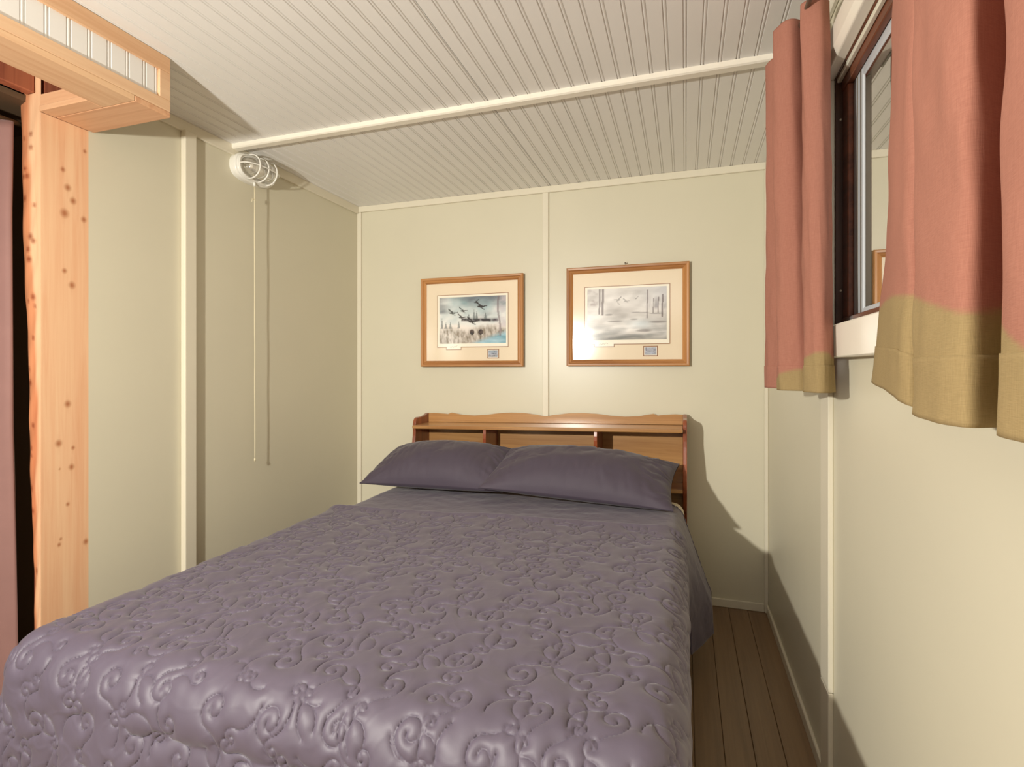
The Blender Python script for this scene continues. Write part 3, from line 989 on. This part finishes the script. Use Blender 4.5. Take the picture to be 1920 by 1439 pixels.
def scene_two(U, V):
    """pale winter lake, birds in flight, bare trees on the right"""
    C = np.array([0.70, 0.68, 0.66]) + 0.16 * fract(U * 1.3, V * 2.0, 5, 5)[..., None] * np.array([1, 1, 1])
    sh = np.clip((U - 0.55) * 1.6, 0, 1) * np.clip((V - 0.55) * 3, 0, 1)
    C = C * (1 - 0.45 * sh[..., None]) + np.array([0.42, 0.45, 0.52]) * 0.45 * sh[..., None]
    low = np.clip((0.5 - V) * 2.2, 0, 1)
    st = np.clip(0.5 + 0.9 * fract(U * 1.4, V * 6, 17, 6), 0, 1) * low
    C = C * (1 - 0.75 * st[..., None]) + np.array([0.34, 0.35, 0.35]) * 0.75 * st[..., None]
    dk = np.clip((0.14 - V) * 6, 0, 1) * 0.6
    C = C * (1 - dk[..., None]) + np.array([0.24, 0.24, 0.22]) * dk[..., None]
    bl = np.exp(-((U - 0.68) / 0.14) ** 2 - ((V - 0.30) / 0.08) ** 2) * 0.5
    C = C * (1 - bl[..., None]) + np.array([0.62, 0.70, 0.74]) * bl[..., None]
    wood_ = np.clip((0.5 + 0.9 * fract(U * 6, V * 0.8, 27, 10)), 0, 1) * np.clip((U - 0.72) * 7, 0, 1) * np.clip((V - 0.54) * 12, 0, 1) * np.clip((0.86 - V) * 4, 0, 1)
    C = C * (1 - 0.7 * wood_[..., None]) + np.array([0.33, 0.31, 0.33]) * 0.7 * wood_[..., None]
    for tx, t0, t1, w in ((0.765, 0.40, 0.95, 0.007), (0.95, 0.42, 0.85, 0.010), (0.84, 0.5, 0.78, 0.005), (0.90, 0.5, 0.8, 0.005), (0.16, 0.5, 1.0, 0.010), (0.20, 0.48, 1.0, 0.014)):
        m = (np.abs(U - tx - 0.004 * np.sin(V * 9)) < w) & (V > t0) & (V < t1)
        C[m] = C[m] * 0.35 + np.array([0.22, 0.19, 0.19]) * 0.65
    br = np.clip(fract(U * 4, V * 3, 71, 9) - 0.1, 0, 1) * np.clip((0.24 - U) * 8, 0, 1) * np.clip((V - 0.5) * 6, 0, 1)
    C = C * (1 - 0.6 * np.clip(br, 0, 1)[..., None]) + np.array([0.38, 0.33, 0.33]) * 0.6 * np.clip(br, 0, 1)[..., None]
    for (mx, my, mw, mh) in ((0.62, 0.52, 0.06, 0.012), (0.72, 0.51, 0.08, 0.010), (0.28, 0.49, 0.05, 0.02), (0.60, 0.39, 0.05, 0.015), (0.36, 0.36, 0.10, 0.016), (0.87, 0.49, 0.09, 0.014), (0.72, 0.17, 0.10, 0.03), (0.9, 0.33, 0.12, 0.025)):
        k = np.clip(1.3 - ((U - mx) / mw) ** 2 - ((V - my) / mh) ** 2, 0, 1) * 0.55
        C = C * (1 - k[..., None]) + np.array([0.28, 0.26, 0.26]) * k[..., None]
    paint_birds(C, U, V, [(0.40, 0.77, 0.055, False, 0.65), (0.50, 0.74, 0.05, True, 0.5), (0.63, 0.79, 0.03, False, 0.6), (0.41, 0.69, 0.03, True, 0.45)], (0.25, 0.24, 0.24))
    return np.clip(C, 0.02, 1)

def picture(label, x0, x1, z0, z1, pr, im, st, tg, fn, seed):
    t = thing('framed_picture', ((x0 + x1) / 2, YB - 0.013, z0), label, 'picture', 'framed prints above the headboard')
    yb, yf = YB - 0.0125, YB - 0.034
    w = 0.034
    def rail(name, horiz, mat):
        # moulding profile across the rail: outer lip, cove, inner step
        prof = [(0.0, yb), (0.0, yf + 0.003), (0.004, yf), (0.013, yf + 0.001), (0.017, yf + 0.006), (0.025, yf + 0.004), (0.030, yf + 0.007), (w, yf + 0.010), (w, yb)]
        vs, fs = [], []
        for end in (0, 1):
            for (q, y) in prof:
                if horiz == 'T':
                    vs.append(((x0 + q) if end == 0 else (x1 - q), y, z1 - q))
                elif horiz == 'B':
                    vs.append(((x0 + q) if end == 0 else (x1 - q), y, z0 + q))
                elif horiz == 'L':
                    vs.append((x0 + q, y, (z0 + q) if end == 0 else (z1 - q)))
                else:
                    vs.append((x1 - q, y, (z0 + q) if end == 0 else (z1 - q)))
        n = len(prof)
        fs = [(i, (i + 1) % n, n + (i + 1) % n, n + i) for i in range(n)]
        fs += [tuple(range(n)), tuple(range(2 * n - 1, n - 1, -1))]
        bm = bmesh.new()
        bv = [bm.verts.new(v) for v in vs]
        for f in fs:
            bm.faces.new([bv[i] for i in f])
        bmesh.ops.recalc_face_normals(bm, faces=bm.faces[:])
        from_bm(name, bm, mat, t)
    rail('frame_rail', 'T', M_oakX); rail('frame_rail', 'B', M_oakX); rail('frame_rail', 'L', M_oakZ); rail('frame_rail', 'R', M_oakZ)
    ym = yf + 0.014
    mb = box('mat_board', (x0 + w - 0.004, x1 - w + 0.004, ym, yb, z0 + w - 0.004, z1 - w + 0.004), M_mat, t)
    f = 0.0035
    box('mat_bevel', (pr[0] - f, pr[1] + f, ym - 0.0008, ym, pr[2] - f, pr[3] + f), M_fillet, mb)
    box('mat_bevel', (st[0] - f - 0.001, st[1] + f + 0.001, ym - 0.0008, ym, st[2] - f - 0.001, st[3] + f + 0.001), M_fillet, mb)
    box('mat_bevel', (tg[0] - f, tg[1] + f, ym - 0.0008, ym, tg[2] - f, tg[3]), M_fillet, mb)
    pp = box('print_paper', (pr[0], pr[1], ym - 0.0014, ym - 0.0009, pr[2], pr[3]), M_paper, t)
    box('title_tab', (tg[0], tg[1], ym - 0.0018, ym - 0.0010, tg[2], tg[3] + 0.006), M_paper, t)
    nx, nz = 150, 104
    U, V = np.meshgrid(np.linspace(0, 1, nx), np.linspace(0, 1, nz), indexing='ij')
    C = np.clip((fn(U, V) - 0.5) * 1.45 + 0.42, 0.02, 1)
    def sheet(name, b, C, U, V, y, par):
        P = np.stack([b[0] + U * (b[1] - b[0]), np.full_like(U, y), b[2] + V * (b[3] - b[2])], -1)
        return grid_obj(name, P, M_print, par, cols=C, smooth=False)
    sheet('print_image', im, C, U, V, ym - 0.0019, t)
    # pencil flourish on the tab
    tz, tx = (tg[2] + tg[3]) / 2 + 0.004, tg[0] + 0.02
    tube('signature', [(tx + 0.05 * i / 12, ym - 0.0024, tz + 0.004 * math.sin(i * 1.7 + seed) + 0.007 * i / 12) for i in range(13)], 0.0006, M_metal, t, 5)
    Us, Vs = np.meshgrid(np.linspace(0, 1, 26), np.linspace(0, 1, 20), indexing='ij')
    Cs = fn(Us, Vs) * np.array([0.62, 0.66, 0.78])
    ed = (Us < 0.06) | (Us > 0.95) | (Vs < 0.08) | (Vs > 0.93)
    Cs[ed] = (0.8, 0.76, 0.68)
    sheet('stamp', st, Cs, Us, Vs, ym - 0.0019, t)
    box('glass_sheet', (x0 + w - 0.003, x1 - w + 0.003, ym - 0.0042, ym - 0.0028, z0 + w - 0.003, z1 - w + 0.003), M_glass, t)
    return t

picture('oak framed print of geese over a snowy marsh with blue water', -1.492, -0.858, 1.203, 1.724,
        (-1.386, -0.950, 1.318, 1.618), (-1.374, -0.961, 1.337, 1.606), (-1.070, -1.008, 1.254, 1.299), (-1.328, -1.238, 1.304, 1.318), scene_one, 1)
picture('oak framed pale print of a winter lake with bare trees, hung from a nail', -0.612, 0.020, 1.205, 1.735,
        (-0.512, -0.077, 1.322, 1.626), (-0.500, -0.091, 1.343, 1.616), (-0.204, -0.139, 1.260, 1.305), (-0.460, -0.360, 1.309, 1.322), scene_two, 4)
nail = thing('picture_nail', (-0.300, YB, 1.743), 'small nail in the wall just above the winter lake print', 'nail')
tube('shank', [(-0.300, YB + 0.002, 1.743), (-0.300, YB - 0.022, 1.746)], 0.0016, M_metal, nail, 8)
tube('nail_head', [(-0.300, YB - 0.022, 1.746), (-0.300, YB - 0.024, 1.7462)], 0.004, M_metal, nail, 10)

# ================================================================== WALL LIGHT
def wall_light():
    cy, cz = 1.985, 2.115
    hy, hz = 0.118, 0.064
    t = thing('wall_light', (XL, cy, cz - hz), 'white oval bulkhead light with wire guard high on the left wall', 'wall light')
    def oval(sy, sz, n=36):
        out = []
        for i in range(n):
            a = 2 * math.pi * i / n
            e = 0.72
            out.append((cy + sy * math.copysign(abs(math.cos(a)) ** e, math.cos(a)), cz + sz * math.copysign(abs(math.sin(a)) ** e, math.sin(a))))
        return out
    def loft(name, rings, mat, cap=True, par=t):
        vs, fs = [], []
        n = 36
        for xx, sy, sz in rings:
            vs += [(xx, y, z) for y, z in oval(sy, sz)]
        for r in range(len(rings) - 1):
            for k in range(n):
                k2 = (k + 1) % n
                fs.append((r * n + k, r * n + k2, (r + 1) * n + k2, (r + 1) * n + k))
        if cap:
            fs.append(tuple(range((len(rings) - 1) * n, len(rings) * n)))
        return obj(name, vs, fs, mat, par, smooth=True)
    x = XL + 0.0145
    loft('base', [(XL, hy * 0.97, hz * 0.95), (x, hy * 0.98, hz * 0.96), (x + 0.016, hy, hz), (x + 0.022, hy * 0.98, hz * 0.97), (x + 0.024, hy * 0.93, hz * 0.9)], M_white)
    loft('rim', [(x + 0.024, hy * 0.95, hz * 0.93), (x + 0.031, hy * 0.95, hz * 0.93), (x + 0.034, hy * 0.9, hz * 0.86), (x + 0.034, hy * 0.80, hz * 0.72)], M_white, False)
    g = []
    for i in range(9):
        a = i / 8 * math.pi / 2
        g.append((x + 0.034 + 0.055 * math.sin(a), hy * 0.78 * (0.35 + 0.65 * math.cos(a) ** 0.6), hz * 0.70 * (0.25 + 0.75 * math.cos(a) ** 0.6)))
    loft('glass_dome', g, M_lampglass)
    # bulb lying along the fitting
    bp = [(x + 0.05, cy - 0.062 + 0.09 * i / 10, cz) for i in range(11)]
    br = [0.012, 0.013, 0.013, 0.016, 0.020, 0.023, 0.024, 0.023, 0.019, 0.012, 0.003]
    tube('bulb', bp, br, M_white, t, 14)
    # guard: three hoops across, one bar lengthwise, rail round the rim
    for oy in (-0.052, 0.0, 0.052):
        pts = []
        for i in range(15):
            a = math.pi * i / 14
            pts.append((x + 0.030 + 0.070 * math.sin(a) ** 0.75, cy + oy, cz - hz * 0.86 * math.cos(a)))
        tube('guard_hoop', pts, 0.0034, M_white, t, 8)
    pts = []
    for i in range(19):
        a = math.pi * i / 18
        pts.append((x + 0.030 + 0.071 * math.sin(a) ** 0.6, cy - hy * 0.9 * math.cos(a), cz))
    tube('guard_bar', pts, 0.0030, M_white, t, 8)
    tube('guard_rail', [(x + 0.036, y, z) for y, z in oval(hy * 0.9, hz * 0.86)], 0.0034, M_white, t, 8, True)
    # pull switch and cord
    xc, yc = XL + 0.042, cy - 0.012
    tube('switch_stub', [(xc, yc, cz - hz + 0.006), (xc, yc, cz - hz - 0.012)], [0.006, 0.004], M_white, t, 10)
    zt_ = cz - hz - 0.012
    cord = tube('pull_cord', [(xc + 0.0005 * math.sin(i * 0.9), yc + 0.0012 * i / 10 + 0.0003 * math.sin(i * 1.3), zt_ - (zt_ - 0.758) * i / 26) for i in range(27)], 0.0022, M_cord, t, 7)
    tube('knot', [(xc, yc - 0.004, zt_ - 0.062), (xc, yc, zt_ - 0.058), (xc, yc + 0.005, zt_ - 0.064), (xc, yc - 0.002, zt_ - 0.068)], 0.0032, M_cord, cord, 7)
    tube('loose_end', [(xc, yc, zt_ - 0.062), (xc, yc - 0.012, zt_ - 0.058), (xc + 0.002, yc - 0.018, zt_ - 0.078)], 0.0016, M_cord, cord, 6)
    tube('end_knot', [(xc, yc + 0.002, 0.775), (xc, yc + 0.003, 0.768), (xc, yc + 0.003, 0.760)], [0.0026, 0.0046, 0.003], M_cord, cord, 8)
wall_light()

# ================================================================== CURTAINS
def curtain(label, ctrl_top, ctrl_bot, ztop, zbot, seed, lift=0.0, pw=1.15, name='window_curtain'):
    """ctrl_*: (x, y) points of the folded cloth seen from above, at the rod and at the hem"""
    def spline(ctrl, n):
        c = np.array(ctrl, dtype=float)
        m = len(c)
        tt = np.linspace(0, m - 1, n)
        out = np.zeros((n, 2))
        for k, t in enumerate(tt):
            i = min(int(t), m - 2)
            f = t - i
            p0, p1, p2, p3 = c[max(i - 1, 0)], c[i], c[i + 1], c[min(i + 2, m - 1)]
            out[k] = 0.5 * ((2 * p1) + (-p0 + p2) * f + (2 * p0 - 5 * p1 + 4 * p2 - p3) * f * f + (-p0 + 3 * p1 - 3 * p2 + p3) * f ** 3)
        return out
    n, nz = 300, 190
    T, B = spline(ctrl_top, n), spline(ctrl_bot, n)
    w = np.linspace(0, 1, nz)
    ww = w ** pw
    P = np.zeros((n, nz, 3))
    S = np.linspace(0, 1, n)
    for j in range(nz):
        xy = T * (1 - ww[j]) + B * ww[j]
        P[:, j, 0] = xy[:, 0]
        P[:, j, 1] = xy[:, 1]
        P[:, j, 2] = ztop + (zbot - ztop + lift * np.clip(1 - S / 0.22, 0, 1)) * w[j]
    Sg, Wg = np.meshgrid(S, w, indexing='ij')
    nz_ = smooth_noise(Sg * 1.6, Wg * 0.25, seed, 22)
    P[..., 0] += 0.0028 * nz_ * np.sin(math.pi * np.clip(Wg, 0, 1))
    P[..., 0] += 0.0012 * smooth_noise(Sg * 1.2, Wg * 0.5, seed + 1, 70)
    # rod pocket: cloth pulls in a little at the rod line
    t = thing(name, (float(P[..., 0].mean()), float(P[..., 1].mean()), zbot), label, 'curtain', 'curtains at the window')
    light_arc = np.clip((P[..., 2] - (1.298 - 0.35 * (P[..., 1] - 1.0) ** 2)) / 0.006 + 0.5, 0, 1)  # edge of the painted light, one arc across both curtains
    light_arc = np.repeat(light_arc[..., None], 3, axis=2)
    o = grid_obj('cloth', P, M_curtain, t, cols=light_arc)
    m = o.modifiers.new('thick', 'SOLIDIFY'); m.thickness = 0.0035; m.offset = 0
    # hem: a doubled strip with a stitch line above it
    hz = 14
    k0 = nz - 14
    Q = P[:, k0:, :].copy()
    N = np.cross(np.gradient(P, axis=0), np.gradient(P, axis=1))
    N /= np.linalg.norm(N, axis=2, keepdims=True) + 1e-9
    sg = -1 if N[..., 0].mean() > 0 else 1
    Q = Q + N[:, k0:, :] * sg * 0.0022
    hm = grid_obj('hem', Q, M_curtain, t, cols=light_arc[:, k0:])
    m = hm.modifiers.new('thick', 'SOLIDIFY'); m.thickness = 0.002; m.offset = 0
    return t

# far curtain, bunched at the far side of the window
curtain('terracotta linen curtain with tan light painted below an arc, bunched at the far side of the window',
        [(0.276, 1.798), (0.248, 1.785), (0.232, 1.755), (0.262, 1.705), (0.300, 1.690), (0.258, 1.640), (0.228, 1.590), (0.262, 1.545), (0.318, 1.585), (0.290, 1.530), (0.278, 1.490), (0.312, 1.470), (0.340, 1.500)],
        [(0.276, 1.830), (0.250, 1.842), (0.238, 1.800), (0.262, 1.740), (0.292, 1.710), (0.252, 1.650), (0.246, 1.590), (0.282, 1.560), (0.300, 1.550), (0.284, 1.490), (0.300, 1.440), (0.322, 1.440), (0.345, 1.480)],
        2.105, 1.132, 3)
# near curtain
curtain('wide terracotta linen curtain with tan light painted below an arc, nearest the camera, hanging over the sill end',
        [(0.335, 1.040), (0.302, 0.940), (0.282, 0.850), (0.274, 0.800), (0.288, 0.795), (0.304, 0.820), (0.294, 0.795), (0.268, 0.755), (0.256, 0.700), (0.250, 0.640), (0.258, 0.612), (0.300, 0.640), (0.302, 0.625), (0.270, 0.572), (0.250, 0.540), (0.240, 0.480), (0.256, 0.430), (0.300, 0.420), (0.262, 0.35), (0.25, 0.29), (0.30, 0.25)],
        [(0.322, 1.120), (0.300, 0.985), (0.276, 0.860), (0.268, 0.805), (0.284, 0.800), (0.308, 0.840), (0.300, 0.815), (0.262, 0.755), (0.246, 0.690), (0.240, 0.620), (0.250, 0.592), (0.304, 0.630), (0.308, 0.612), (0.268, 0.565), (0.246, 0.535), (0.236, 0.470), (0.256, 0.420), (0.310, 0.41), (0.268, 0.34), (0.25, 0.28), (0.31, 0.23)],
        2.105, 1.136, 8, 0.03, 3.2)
rod = thing('curtain_rod', (0.292, 1.0, 2.09), 'thin metal curtain rod through the tops of the window curtains', 'curtain rod')
tube('rod', [(0.287, 0.22, 2.088), (0.287, 1.83, 2.088)], 0.006, M_metal, rod, 10)
for yy in (0.24, 1.815):
    tube('bracket', [(0.287, yy, 2.088), (0.33, yy, 2.088), (XR, yy, 2.088)], 0.005, M_metal, rod, 8)
